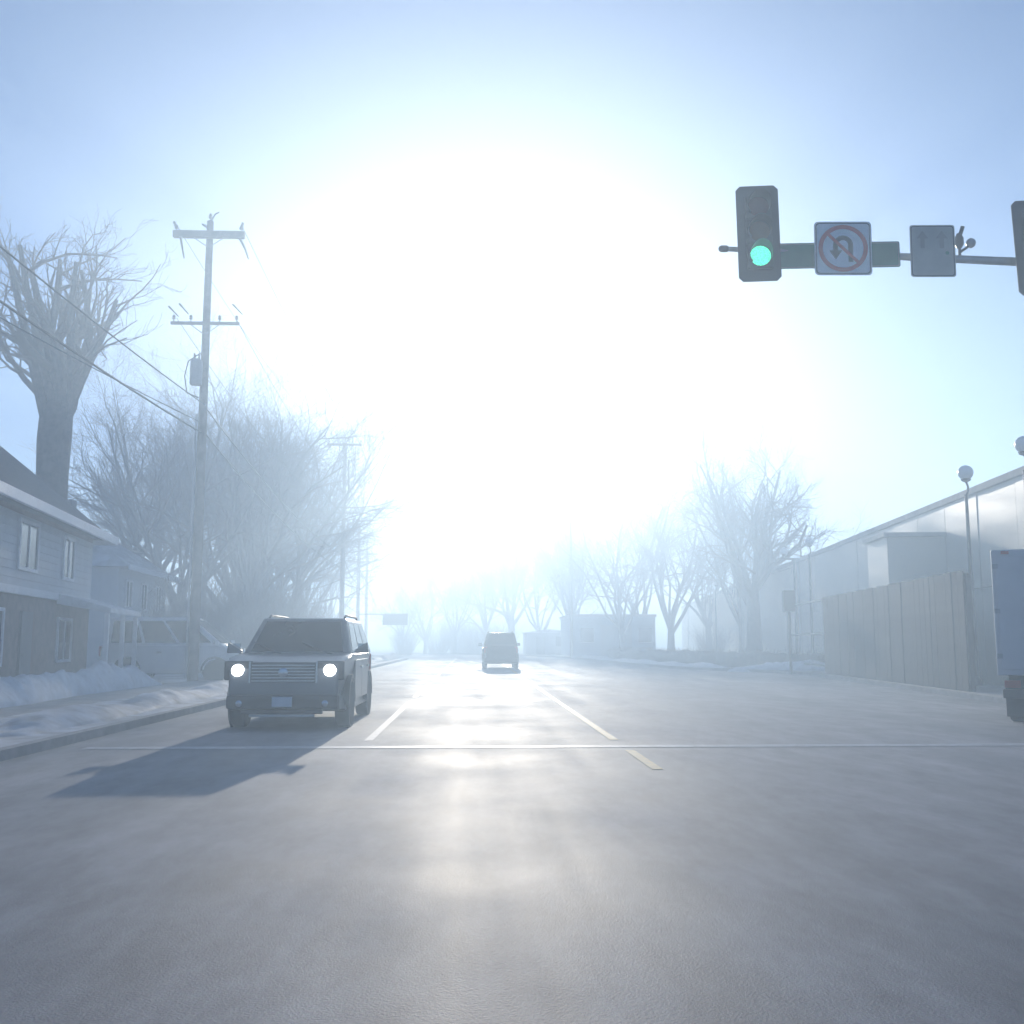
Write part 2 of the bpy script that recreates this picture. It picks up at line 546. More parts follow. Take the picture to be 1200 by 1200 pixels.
tC = make_tree('slender_tree', 'slender pale-barked tree right of the big thick trunk', (-20.2, 62, 0), LT, M['pale_bark'], M['twig'],
               seed=31, H=14.5, trunk_h=7, trunk_r=0.22, spread=0.5, limbs=8, twig_n=6)
tD = make_tree('leaning_tree', 'bare tree leaning towards the second utility pole', (-13.4, 72, 0), LT, M['bark'], M['twig'],
               seed=41, H=16, trunk_h=7, trunk_r=0.33, spread=0.7, limbs=8, twig_n=7, lean=(1.6, 0))
tE = make_tree('bare_tree', 'large dark bare tree standing in front of the cream wall', (19.3, 70, 0), RT, M['bark'], M['twig'],
               seed=53, H=13.2, trunk_h=5.2, trunk_r=0.55, spread=0.95, limbs=10, twig_n=8)
tF = make_tree('bare_tree', 'many-stemmed bare tree beside the left end of the cream wall', (18.6, 96, 0), RT, M['bark'], M['twig'],
               seed=67, H=14.6, trunk_h=3.0, trunk_r=0.40, spread=0.8, limbs=8, twig_n=7)
for src, loc, rz, sc, lab, g in [
    (tC, (-17.6, 68, 0), 1.2, .95, 'thin pale tree between the big trunk and the utility pole', LT),
    (tA, (-16.0, 77, 0), 2.0, 1.12, 'bare tree deep in the left-hand clump, behind the tall one', LT),
    (tB, (-14.6, 89, 0), 3.9, .92, 'farthest bare tree of the left-hand clump, left of the second pole', LT),
    (tE, (-22.5, 72, 0), .8, 1.0, 'spreading bare tree behind the slender pale trees', LT),
    (tB, (-15.5, 112, 0), .5, .72, 'bare tree behind the far utility poles', LT),
    (tA, (-14.6, 66.5, 0), 5.2, 1.02, 'dense bare tree in the middle of the left-hand clump', LT),
    (tB, (-16.2, 70, 0), 1.1, .98, 'bare tree at the back of the clump, left of the nearest utility pole', LT),
    (tA, (-14.6, 80, 0), 3.3, .98, 'bare tree crowding the second utility pole from the left', LT),
    (tE, (-18.0, 93, 0), 2.2, 1.15, 'bare tree closing the back of the left-hand clump', LT),
    (tF, (14.6, 100, 0), 1.0, .92, 'bare tree behind the low blue-grey building', RT),
    (tB, (11.2, 117, 0), 2.6, .86, 'bare tree left of the low blue-grey building, behind the bare pole', RT),
    (tA, (22.2, 84, 0), 4.0, .86, 'bare tree just behind the large dark one by the wall', RT),
    (tA, (24.0, 104, 0), 1.5, .92, 'bare tree rising over the far end of the cream wall', RT),
    (tF, (17.5, 108, 0), 3.1, .90, 'farthest bare tree of the right-hand group', RT),
    (tA, (-8.6, 128, 0), .3, .52, 'leftmost tree closing the far end of the street', FT),
    (tF, (-6.0, 132, 0), 2.3, .60, 'second tree from the left at the far end of the street', FT),
    (tA, (-2.2, 134, 0), 4.3, .70, 'tree at the far end of the street, straight above the road', FT),
    (tB, (1.8, 137, 0), 1.9, .72, 'tree at the far end, above the dark vehicle driving away', FT),
    (tE, (5.2, 138, 0), 5.0, .98, 'broad tree at the far end, right of the dark vehicle', FT),
    (tF, (9.0, 137, 0), .9, .95, 'tree at the far end, behind the small grey building', FT),
    (tB, (12.6, 132, 0), 3.3, .86, 'rightmost tree closing the far end of the street', FT),
]:
    dup(src, loc, rz, (sc, sc, sc), lab, g)


def make_shrub(seed, H, W):
    rnd = random.Random(seed)
    C = MB()
    for k in range(150):
        a, rr = rnd.uniform(0, 6.283), W * math.sqrt(rnd.random()) * .5
        p = Vector((math.cos(a) * rr * .6, math.sin(a) * rr * .6, 0))
        d = Vector((math.cos(a) * rnd.uniform(.1, .6), math.sin(a) * rnd.uniform(.1, .6), 1)).normalized()
        L = H * rnd.uniform(.6, 1)
        pts = [p]
        for i in range(4):
            d = (d + Vector((rnd.gauss(0, .14), rnd.gauss(0, .14), .03))).normalized()
            pts.append(pts[-1] + d * L / 4)
        C.tube(pts, [.022, .017, .012, .008, .004], 3, cap=False)
        for j in range(9):
            i = rnd.randint(1, 4)
            q = pts[i].lerp(pts[i - 1], rnd.random())
            e = (d + Vector((rnd.gauss(0, .6), rnd.gauss(0, .6), rnd.gauss(0, .4)))).normalized()
            C.tube([q, q + e * L * .14, q + e * L * .28 + Vector((0, 0, .05))], [.009, .007, .004], 3, cap=False)
    return C

SG = 'bare shrubs and scrub along the street'
sh0 = make_shrub(5, 4.2, 3.6).build('bare_shrub', M['twig'], fix=False)
tag(sh0, 'tall bare shrub behind the pale van, at the foot of the clump', 'shrub', SG)
sh0.location = (-14.8, 55, 0)
for loc, rz, sc, lab in [
    ((-11.8, 57, 0), 1, 1.05, 'bare shrub behind the approaching SUV'),
    ((-10.4, 61, 0), 2, .95, 'bare shrub right of the approaching SUV, under the leaning tree'),
    ((-11.6, 71, 0), 3, 1.0, 'bare shrub beside the second utility pole'),
    ((-17.8, 54, 0), 4, 1.0, 'bare shrub just right of the far pale house'),
    ((-12.9, 59, 0), 1.7, 1.35, 'large bare shrub filling the gap under the left-hand clump'),
    ((-16.4, 58, 0), 2.7, 1.3, 'large bare shrub between the far pale house and the utility pole'),
    ((-12.2, 66, 0), .4, 1.3, 'large bare shrub directly under the leaning tree'),
    ((-8.0, 122, 0), 5, .9, 'scrub at the left bend of the road'),
    ((-4.4, 131, 0), 6, 1.0, 'scrub under the trees straight above the road'),
    ((0.4, 133, 0), 1.5, 1.0, 'scrub behind the dark vehicle driving away'),
    ((-1.6, 139, 0), 2.5, 1.15, 'scrub deepest under the far trees'),
    ((3.6, 132, 0), 3.5, 1.0, 'scrub left of the small grey building'),
    ((20.6, 88, 0), 5.5, .7, 'low scrub at the left end of the cream wall'),
]:
    c = sh0.copy(); COL.objects.link(c)
    c.location = loc; c.rotation_euler = (0, 0, rz); c.scale = (sc, sc, sc)
    tag(c, lab, None, SG)

# low clipped bare hedge behind the right-hand snow
hr = random.Random(8)
hp = [(12.6, 92), (13.6, 76), (15.2, 62), (16.2, 53), (17.0, 48.5)]
hb, ht = MB(), MB()
pts = []
for (x0, y0), (x1, y1) in zip(hp, hp[1:]):
    n = int(math.hypot(x1 - x0, y1 - y0) / .5)
    for i in range(n):
        pts.append(Vector((x0 + (x1 - x0) * i / n, y0 + (y1 - y0) * i / n, 0)))
K = 9
vv = []
for i, p in enumerate(pts):
    for k in range(K):
        a = math.pi * k / (K - 1)
        r_ = .5 * (1 + .25 * noise.noise(Vector((p.x, p.y * 1.3, k * .7))))
        vv.append((p.x + math.cos(a) * r_, p.y + .1 * noise.noise(Vector((k, i, 3))), .05 + .80 * (math.sin(a) ** .5) * (1 + .2 * noise.noise(Vector((p.x, p.y, 5 + k * .3))))))
hb.add(vv, [(i * K + k, i * K + k + 1, (i + 1) * K + k + 1, (i + 1) * K + k) for i in range(len(pts) - 1) for k in range(K - 1)])
for p in pts:
    for j in range(26):
        q = p + Vector((hr.uniform(-.55, .55), hr.uniform(-.3, .3), hr.uniform(.15, .85)))
        d = Vector((hr.gauss(0, .5), hr.gauss(0, .5), 1)).normalized() * hr.uniform(.15, .4)
        ht.tube([q, q + d], [.012, .005], 3, cap=False)
hedge = thing('low_hedge', 'low dark bare hedge behind the snow in front of the cream wall', 'hedge')
tag(hb.build('hedge_body', M['hedge'], hedge, smooth=80), kind='stuff')
tag(ht.build('hedge_twigs', M['twig'], hedge, fix=False), kind='stuff')


# ------------------------------------------------------------------ cream building along the right
WA = math.atan(.115)
Y0 = 20.0
wh = thing('panel_building', 'long cream concrete panel building running away on the right', 'building', (12.61 + .115 * Y0, Y0, 0), -WA)
LEN = 120.0
MB().box(0.0, 16, 0, LEN, -.1, 6.12).build('core', M['cream'], wh)
pr = random.Random(4)
pm = [MB().box(-.14, -.002, .012, 2.988, 0.0, 3.085).mesh('panel', M['cream'], bevel=.012),
      MB().box(-.14, -.002, .012, 2.988, 3.11, 6.14).mesh('panel', M['cream'], bevel=.012)]
for i in range(40):
    for t in (0, 1):
        p = link('panel', pm[t], wh)
        p.location = (pr.uniform(-.012, .012) - .004, i * 3.0, 0)
for i in range(20):
    c = MB().box(-.22, .5, .006, 5.994, 6.145, 6.36).build('coping_stone', M['coping'], wh, bevel=.015)
    c.location = (pr.uniform(-.01, .01), i * 6.0, 0)
bay = MB().box(-2.15, -.16, 15.0, 17.6, 0, 5.05).build('stair_bay', M['cream'], wh, bevel=.02)
MB().box(-2.28, -.16, 14.88, 17.72, 5.055, 5.2).build('bay_cap', M['coping'], bay, bevel=.01)
for yy in (40, 64, 88, 110):
    pi = MB().tube([(-.2, yy + .3, 6.1), (-.2, yy + .3, 0.1)], .05, 8).build('downpipe', M['coping'], wh)

# dark board fence in front of it
fr = random.Random(12)
fence = thing('board_fence', 'tall dark board fence in front of the cream building', 'fence', (9.7 + .115 * 26, 26, 0), -WA)
bm_ = [MB().box(-.03, .0, .008, .442, .06 + d, 3.22 + d * .6).mesh('board', M['fence'], bevel=.006) for d in (0, .03, .05)]
for i in range(36):
    b = link('board', bm_[i % 3], fence)
    b.location = (fr.uniform(-.008, .008), i * .45, 0)
    b.rotation_euler = (0, 0, fr.uniform(-.006, .006))
for i in range(7):
    MB().box(.012, .12, i * 2.69 - .06, i * 2.69 + .06, -.1, 3.15).build('post', M['dark_steel'], fence)
for z in (.5, 1.7, 2.9):
    MB().box(.004, .011, 0, 16.2, z, z + .1).build('rail', M['fence'], fence)
MB().box(-.05, .07, 23.9, 24.02, -.1, 3.75).build('post', M['dark_steel'], fence)
for z in (3.12, 1.72, .4):
    MB().box(-.02, .04, 16.21, 23.9, z, z + .07).build('rail', M['dark_steel'], fence)

# globe street lamps
def globe_lamp(loc, label, arm=0.0):
    r = thing('globe_lamp', label, 'street lamp', loc, 0, 'globe lamps in front of the cream building')
    MB().lathe([(.16, 0), (.16, .25), (.09, .35), (.075, .4)], 12).build('base', M['dark_steel'], r, smooth=40)
    if arm:
        MB().tube([(0, 0, .3), (0, 0, 6.05)], [.075, .05], 10).build('pole', M['dark_steel'], r, smooth=60)
        MB().tube([(0, 0, 5.9), (arm * .4, 0, 6.02), (arm * .9, 0, 6.05), (arm, 0, 6.12), (arm, 0, 6.22)], .03, 8).build('arm', M['dark_steel'], r, smooth=60)
    else:
        MB().tube([(0, 0, .3), (0, 0, 5.8)], [.075, .045], 10).build('pole', M['dark_steel'], r, smooth=60)
        MB().tube([(0, 0, 5.75), (.07, 0, 5.9), (.07, 0, 6.05), (.02, 0, 6.2)], .035, 8).build('neck', M['dark_steel'], r, smooth=60)
    x = arm or .02
    MB().lathe([(.05, 6.18), (.13, 6.22), (.15, 6.27)], 14, Matrix.Translation((x, 0, 0))).build('collar', M['dark_steel'], r, smooth=40)
    MB().lathe([(.225 * math.sin(a), 6.47 - .225 * math.cos(a)) for a in [.5 + i * (math.pi - .52) / 10 for i in range(11)]], 18,
               Matrix.Translation((x, 0, 0))).build('globe', M['globe'], r, smooth=80)
    return r
globe_lamp((14.25, 25.6, 0), 'nearest globe lamp, at the right edge of the picture')
globe_lamp((14.85, 30, 0), 'white globe lamp behind the dark fence, second nearest')
globe_lamp((17.0, 51, 0), 'globe lamp on a straight pole beside the arm-mounted globe')
globe_lamp((17.95, 56.5, 0), 'globe lamp hung out on a short arm from its pole', arm=-.55)
globe_lamp((20.75, 87, 0), 'farthest globe lamp, above the far end of the cream wall')

# ------------------------------------------------------------------ low buildings at the end, right of the road
b1 = thing('low_building', 'low blue-grey flat-roofed building at the far right end of the road', 'building', (9.95, 104, 0))
MB().box(0, 8.6, 0, 12, 0, 4.05).build('wall', M['shed_blue'], b1)
MB().box(-.15, 8.75, -.15, 12.1, 4.052, 4.3).build('roof', M['shed_grey'], b1)
MB().box(3.0, 6.2, -.06, -.002, .1, 3.2).build('roller_door', M['shed_grey'], b1)
for x in (1.0, 6.9):
    w_ = MB().box(x, x + 1.3, -.05, -.002, 1.5, 2.9).build('window', M['glass'], b1)
    MB().box(x - .06, x + 1.36, -.08, -.002, 1.42, 1.498).build('sill', M['fascia'], w_)
b2 = thing('low_building', 'small grey low building beyond the bare pole', 'building', (6.6, 126, 0))
MB().box(0, 5.8, 0, 8, 0, 2.6).build('wall', M['shed_grey'], b2)
MB().prism([(-.2, 2.602), (6.0, 2.602), (6.0, 2.7), (2.9, 3.1), (-.2, 2.7)], -.2, 8.2).build('roof', M['snow'], b2)
MB().box(1.2, 2.3, -.05, -.002, .05, 2.1).build('door', M['roof_dark'], b2)
MB().box(3.6, 5.4, -.05, -.002, 1.0, 2.2).build('window', M['glass'], b2)


# ------------------------------------------------------------------ houses on the left
def house(label, loc, rz, L, D, eave, ridge, wall_lo, wall_hi, split, roof_m, wins, porch=False, hip=2.6):
    """local: street front is the plane x=0 facing +x, running along y from 0 to L, the house behind at -x"""
    h = thing('house', label, 'house', loc, rz)
    MB().box(-D, -.03, 0, L, -.1, eave - .02).build('wall', wall_lo, h)
    n = int((eave - .1 - split) / .2)
    bdm = MB().prism([(0, 0), (.022, 0), (.006, .196), (0, .196)], -.0, L, 'y').mesh('siding_board', wall_hi)
    bde = MB().box(-D, -.0, 0, .022, 0, .194).mesh('siding_board', wall_hi)
    for i in range(n):
        a = link('siding_board', bdm, h); a.location = (-.028, 0, split + i * .2)
        a = link('siding_board', bde, h); a.location = (-.03, L + .002, split + i * .2)
        a = link('siding_board', bde, h); a.location = (-.03, -.025, split + i * .2)
    if split > .5:
        MB().box(-.027, .09, -.02, L + .03, split - .2, split - .004).build('belt_trim', M['fascia'], h)
    o = .55
    x0, x1, y0, y1 = -D - o, o, -o, L + o
    xm = -D / 2
    r = MB()
    r.add([(x0, y0, eave), (x1, y0, eave), (x1, y1, eave), (x0, y1, eave), (xm, y0 + hip, ridge), (xm, y1 - hip, ridge)],
          [(0, 3, 2, 1), (1, 2, 5, 4), (3, 0, 4, 5), (0, 1, 4), (2, 3, 5)])
    rf = r.build('roof', roof_m, h)
    MB().box(x1 + .002, x1 + .10, y0, y1, eave - .16, eave + .10).build('gutter', M['fascia'], rf, bevel=.02)
    MB().box(x0, x1, y1 + .002, y1 + .10, eave - .16, eave + .10).build('gutter', M['fascia'], rf, bevel=.02)
    MB().box(xm - .4, xm + .4, L * .35, L * .35 + .7, ridge - 1.0, ridge + .9).build('chimney', M['brick'], rf, bevel=.02)
    for (y, z, w, hh) in wins:
        f = MB()
        f.box(-.005, .05, y - .09, y, z - .09, z + hh + .09).box(-.005, .05, y + w, y + w + .09, z - .09, z + hh + .09)
        f.box(-.005, .05, y + .001, y + w - .001, z - .09, z).box(-.005, .05, y + .001, y + w - .001, z + hh, z + hh + .09)
        f.box(-.005, .04, y + w / 2 - .025, y + w / 2 + .025, z + .001, z + hh - .001)
        wf = f.build('window', M['fascia'], h)
        MB().box(-.004, .012, y + .002, y + w - .002, z + .002, z + hh - .002).build('pane', M['glass'], wf)
    dr = MB().box(-.029, .03, L * .55, L * .55 + .95, .12, 2.15).build('door', M['car_dark'], h)
    MB().tube([(.03, L * .55 + .1, 1.05), (.08, L * .55 + .1, 1.05), (.08, L * .55 + .18, 1.05)], .015, 6).build('handle', M['chrome'], dr)
    if porch:
        p = MB()
        p.hexa([(.03, L - 4.2, 2.45), (1.5, L - 4.2, 2.2), (1.5, L + .4, 2.2), (.03, L + .4, 2.45),
                (.03, L - 4.2, 2.75), (1.5, L - 4.2, 2.34), (1.5, L + .4, 2.34), (.03, L + .4, 2.75)])
        pp = p.build('porch_roof', M['snow'], h, bevel=.02)
        for y in (L - 4.0, L - 1.8, L + .2):
            MB().box(1.3, 1.42, y - .06, y + .06, -.1, 2.2).build('porch_post', M['fascia'], h)
    return h

ang = math.atan2(11.67 - 10.09, 12.0)
house('two-storey house with white eaves and pale upper siding on the left', (-9.55 - .55 - .0, 17.3, 0), ang, 16.2, 6.6, 4.70, 8.05, M['brick'], M['siding'], 2.75,
      M['roof_dark'], [(2.2, 3.25, 1.1, 1.1), (5.2, 3.25, 1.1, 1.1), (8.4, 3.25, 1.5, 1.1), (12.6, 3.25, 1.1, 1.1), (2.0, .9, 1.6, 1.2), (6.0, .9, 1.4, 1.2), (12.4, .9, 1.4, 1.1)], porch=True)
house('farther pale house half hidden between the bare trees on the left', (-16.5, 48.5, 0), .05, 9, 7.5, 4.9, 7.6, M['siding'], M['siding'], .4,
      M['dirty_snow'], [(1.2, 3.1, 1.0, 1.2), (3.9, 3.1, 1.0, 1.2), (6.8, 3.1, 1.0, 1.2), (1.2, .9, 1.2, 1.2), (6.8, .9, 1.2, 1.2)])


# ------------------------------------------------------------------ utility poles and cables
def util_pole(loc, H, arms, label, extras=False, r0=.19):
    r = thing('utility_pole', label, 'utility pole', loc, 0, 'utility poles along the left side')
    MB().tube([(0, 0, -.2), (0, 0, H * .5), (0, 0, H)], [r0, r0 * .82, r0 * .62], 12).build('pole', M['wood'], r, smooth=60)
    for za, half, th in arms:
        a = MB().box(-half, half, -.2 * r0 - .17, -.2 * r0 - .17 + th * .8, za - th / 2, za + th / 2).build('crossarm', M['wood'], r, bevel=.012)
        ya = -.2 * r0 - .17 + th * .4
        for x in [-half + .1, -half * .42, half * .42, half - .1]:
            if abs(x) < half * .5 and th > .2: continue
            MB().lathe([(.02, za + th / 2), (.02, za + th / 2 + .08), (.06, za + th / 2 + .09), (.06, za + th / 2 + .13), (.035, za + th / 2 + .15),
                        (.06, za + th / 2 + .17), (.05, za + th / 2 + .21), (.02, za + th / 2 + .24)], 10,
                       Matrix.Translation((x, ya, 0))).build('insulator', M['ceramic'], a, smooth=40)
        for s in (-1, 1):
            MB().tube([(s * half * .42, ya - .02, za - th / 2), (s * .06, ya - .02, za - th / 2 - .32)], .018, 6).build('brace', M['steel'], a)
    MB().lathe([(.02, H), (.02, H + .1), (.07, H + .12), (.07, H + .17), (.04, H + .2), (.06, H + .22), (.05, H + .27), (.02, H + .3)], 10).build('insulator', M['ceramic'], r, smooth=40)
    return r

p1 = util_pole((-9.33, 35, 0), 16.15, [(15.62, 1.24, .24), (12.38, 1.18, .11)], 'tallest nearest utility pole with two crossarms and a transformer', True)
for s in (-1, 1):   # strain insulators hanging from the ends of the top arm
    MB().tube([(s * 1.16, -.2, 15.9), (s * 1.2, -.24, 16.02), (s * 1.1, -.2, 15.78)], .05, 8).build('clamp', M['ceramic'], p1)
    MB().tube([(s * 1.02 + .06, -.2, 15.5), (s * 1.1 + .08, .25, 15.28), (s * 1.14 + .1, .6, 15.02)], [.05, .04, .025], 8).build('strain_insulator', M['ceramic'], p1, smooth=60)
MB().tube([(0, 0, 16.1), (.16, 0, 16.42), (.3, 0, 16.5)], .03, 6).build('bracket', M['steel'], p1)
MB().tube([(-.05, 0, 15.9), (-.28, 0, 16.05)], .04, 6).build('bracket', M['steel'], p1)
for x, z, dx in [(-1.28, 12.98, .22), (-.92, 13.08, .2), (.92, 13.08, .25)]:
    MB().tube([(x, -.15, z), (x + dx, .3, z - .22)], [.035, .02], 6).build('strain_insulator', M['ceramic'], p1)
tx = MB().lathe([(.19, 10.15), (.21, 10.2), (.21, 10.95), (.19, 11.02), (.06, 11.08)], 16, Matrix.Translation((-.2, -.3, 0))).build('transformer', M['tank'], p1, smooth=40)
for x in (-.28, -.12):
    MB().lathe([(.03, 11.05), (.045, 11.1), (.03, 11.15), (.045, 11.2), (.02, 11.28)], 8, Matrix.Translation((x, -.3, 0))).build('bushing', M['ceramic'], tx, smooth=40)
MB().tube([(-.12, -.3, 11.25), (-.5, -.25, 11.0), (-.62, -.2, 10.5), (-.52, -.2, 9.9), (-.14, -.1, 9.75)], .022, 6).build('loop_wire', M['cable'], p1, smooth=60)
MB().tube([(-.22, -.05, .2), (-.2, -.05, 9.2)], .035, 8).build('riser_pipe', M['pipe'], p1, smooth=60)
MB().tube([(0, 0, 9.5), (.1, -.12, 9.5)], .05, 6).build('bracket', M['steel'], p1)

p2 = util_pole((-8.85, 70, 0), 15.1, [(14.95, 1.2, .15), (10.2, 1.15, .12)], 'second utility pole, two crossarms, right of the dense bare trees')
p3 = util_pole((-10.2, 92, 0), 12.1, [(12.0, 1.1, .14), (8.6, 1.0, .12)], 'third utility pole, between the second and the farthest')
p4 = util_pole((-11.0, 107, 0), 11.4, [(10.6, 1.1, .14), (8.2, 1.0, .12)], 'farthest utility pole of the left-hand row')
bp = thing('bare_pole', 'bare pole without crossarms in front of the blue-grey building', 'utility pole', (9.35, 97, 0))
MB().tube([(0, 0, -.1), (0, 0, 12.8)], [.15, .09], 10).build('pole', M['wood'], bp, smooth=60)
MB().lathe([(.11, 12.8), (.11, 12.86), (.03, 12.9)], 10).build('cap', M['steel'], bp)

CG = 'overhead cables on the utility poles'
def cable(a, b, sag, r, label):
    a, b = Vector(a), Vector(b)
    pts = [a.lerp(b, t / 20) - Vector((0, 0, sag * 4 * (t / 20) * (1 - t / 20))) for t in range(21)]
    return tag(MB().tube(pts, r, 5).build('overhead_cable', M['cable'], smooth=60), label, 'cable', CG)
cable((-9.2, -14, 9.9), (-9.25, 34.9, 9.5), .7, .022, 'thick upper cable running past the big tree to the nearest pole')
cable((-9.3, -14, 9.0), (-9.3, 34.8, 8.5), .75, .030, 'thick lower cable running past the big tree to the nearest pole')
cable((-13.6, -2, 9.6), (-9.4, 34.8, 8.9), .5, .016, 'thin cable slanting from far left over the roof to the nearest pole')
for x in (-1.14, 1.14):
    s = 'left' if x < 0 else 'right'
    cable((-9.33 + x, 35, 15.95), (-8.85 + x * .95, 70, 15.2), .6, .012, f'wire from the {s} end of the nearest top crossarm')
    cable((-8.85 + x * .95, 70, 15.2), (-10.2 + x * .9, 92, 12.25), .5, .014, f'wire dropping from the {s} end of the second pole top')
    cable((-9.33 + x * .9, 35, 12.6), (-8.85 + x * .9, 70, 10.4), .6, .012, f'wire between lower crossarms of the two nearest poles, {s} side')
cable((-9.3, 35, 9.5), (-8.85, 70, 7.3), .6, .025, 'upper telephone cable between the nearest two poles')
cable((-9.3, 35, 8.6), (-8.85, 70, 6.4), .6, .025, 'lower telephone cable between the nearest two poles')
cable((-8.85, 70, 7.3), (-10.2, 92, 6.6), .4, .025, 'telephone cable from the second to the third pole')
cable((-10.2, 92, 6.6), (-11.0, 107, 6.3), .3, .025, 'telephone cable from the third to the farthest pole')
cable((-17, 80, 7.6), (-8.9, 70, 6.9), 1.0, .025, 'highest service cable sagging from the trees to the second pole')
cable((-17, 79, 6.4), (-8.9, 70, 5.7), .9, .025, 'middle service cable sagging from the trees to the second pole')
cable((-17, 78, 5.2), (-8.9, 70, 4.6), .8, .025, 'lowest service cable sagging from the trees to the second pole')

# far sign on a short mast arm
fs = thing('mast_sign', 'small dark sign board hung on an arm beside the far poles', 'sign', (-10.0, 91, 0))
MB().tube([(0, 0, 0), (0, 0, 4.2)], [.1, .08], 8).build('pole', M['dark_steel'], fs)
MB().tube([(0, 0, 3.9), (4.3, 0, 3.9)], .05, 8).build('arm', M['dark_steel'], fs)
MB().box(2.1, 4.3, -.1, -.055, 2.95, 3.85).build('sign_board', M['sign_black'], fs, bevel=.02)

# ------------------------------------------------------------------ signal on the right behind the hedge, seen from its back
ps = thing('post_signal', 'dark signal box on a short post in front of the cream wall', 'traffic signal', (13.85, 45, 0))
ps.location = (14.0, 45.0, .0)
MB().tube([(0, 0, 0), (0, 0, 2.8)], .065, 10).build('post', M['dark_steel'], ps)
hd = MB().box(-.26, .26, -.12, .14, 2.74, 3.68).build('housing', M['signal'], ps, bevel=.03)
for z in (2.9, 3.2, 3.5):
    MB().tube([(0, .14, z), (0, .36, z - .03)], .13, 12).build('visor', M['signal'], hd)


# ------------------------------------------------------------------ mast arm with signals and signs
ma = thing('signal_mast', 'steel signal mast with its long arm reaching in from the right', 'signal mast', (12.2, 13.9, 0))
MB().tube([(0, 0, 0), (0, 0, 7.1)], [.17, .12], 14).build('pole', M['steel'], ma, smooth=60)
MB().box(-.3, .3, -.3, .3, -.05, .06).build('base_plate', M['steel'], ma, bevel=.02)
MB().tube([(0, 0, 6.62), (-4.4, 0, 6.81 - .0), (-8.66, 0, 6.94)], [.10, .062, .035], 12).build('arm', M['steel'], ma, smooth=60)
MB().lathe([(.042, 0), (.05, .02), (.05, .10), (.03, .13)], 10, Matrix.Translation((-8.58, 0, 6.94)) @ Matrix.Rotation(R(-90), 4, 'Y')).build('end_cap', M['dark_steel'], ma)

def signal_head(loc, label, lit, tilt):
    r = thing('traffic_signal', label, 'traffic signal', loc, R(2))
    r.rotation_euler = (0, tilt, R(-6))
    plate = MB()
    w, h = .295, .70
    c = .06
    poly = [(-w + c, -h), (w - c, -h), (w, -h + c), (w, h - c), (w - c, h), (-w + c, h), (-w, h - c), (-w, -h + c)]
    plate.prism(poly, .02, .035)
    plate.build('backplate', M['signal'], r)
    hs = MB()
    for z in (-.36, 0, .36):
        hs.box(-.175, .175, -.06, .18, z - .176, z + .176)
    hs.build('housing', M['signal'], r, bevel=.015)
    for z, m in ((.36, 'lens_red'), (0, 'lens_amber'), (-.36, 'lens_green' if lit else 'lens_red')):
        rot = Matrix.Translation((0, -.062, z)) @ Matrix.Rotation(R(90), 4, 'X')
        MB().lathe([(.145, 0), (.13, .015), (.09, .03), (.03, .038)], 20, rot).build('lens', M[m], r, smooth=60)
        v = MB()
        n = 18
        vv, ff = [], []
        for k in range(n + 1):
            a = R(-40) + R(260) * k / n
            for (rad, y) in ((.158, -.06), (.165, -.06 - .10 - .14 * max(0, math.sin(a))), (.157, -.06 - .10 - .14 * max(0, math.sin(a))), (.150, -.06)):
                vv.append((rad * math.cos(a), y, z + rad * math.sin(a)))
        for k in range(n):
            for j in range(4):
                ff.append((k * 4 + j, k * 4 + (j + 1) % 4, k * 4 + 4 + (j + 1) % 4, k * 4 + 4 + j))
        v.add(vv, ff)
        v.build('visor', M['signal'], r, smooth=40)
    MB().box(-.03, .03, .185, .245, -.55, .55).build('bracket', M['steel'], r)
    return r
signal_head((3.99, 13.62, 7.07), 'traffic signal with its lower green lens lit, at the arm tip', True, R(-.6))
signal_head((7.97, 13.62, 6.93), 'second traffic signal, cut by the right edge of the picture', False, R(-1.5))

def disc(mb, x0, z0, r0, r1, y, n=40):
    vv = []
    for k in range(n):
        a = 2 * math.pi * k / n
        vv += [(x0 + r0 * math.cos(a), y, z0 + r0 * math.sin(a)), (x0 + r1 * math.cos(a), y, z0 + r1 * math.sin(a))]
    mb.add(vv, [(2 * k, 2 * k + 1, (2 * k + 3) % (2 * n), (2 * k + 2) % (2 * n)) for k in range(n)])

def rrect(w, h, c, n=5):
    out = []
    for cx, cz, a0 in ((w - c, h - c, 0), (-w + c, h - c, 90), (-w + c, -h + c, 180), (w - c, -h + c, 270)):
        for k in range(n + 1):
            a = R(a0 + 90 * k / n)
            out.append((cx + c * math.cos(a), cz + c * math.sin(a)))
    return out

def line_strip(mb, pts, w, y):
    """flat stroke in the x-z plane"""
    n = len(pts)
    L_, R_ = [], []
    for i, p in enumerate(pts):
        t = Vector(pts[min(i + 1, n - 1)]) - Vector(pts[max(i - 1, 0)])
        t.normalize()
        nx, nz = -t.y, t.x
        L_.append((p[0] + nx * w / 2, y, p[1] + nz * w / 2)); R_.append((p[0] - nx * w / 2, y, p[1] - nz * w / 2))
    mb.add(L_ + R_, [(i, i + 1, n + i + 1, n + i) for i in range(n - 1)])

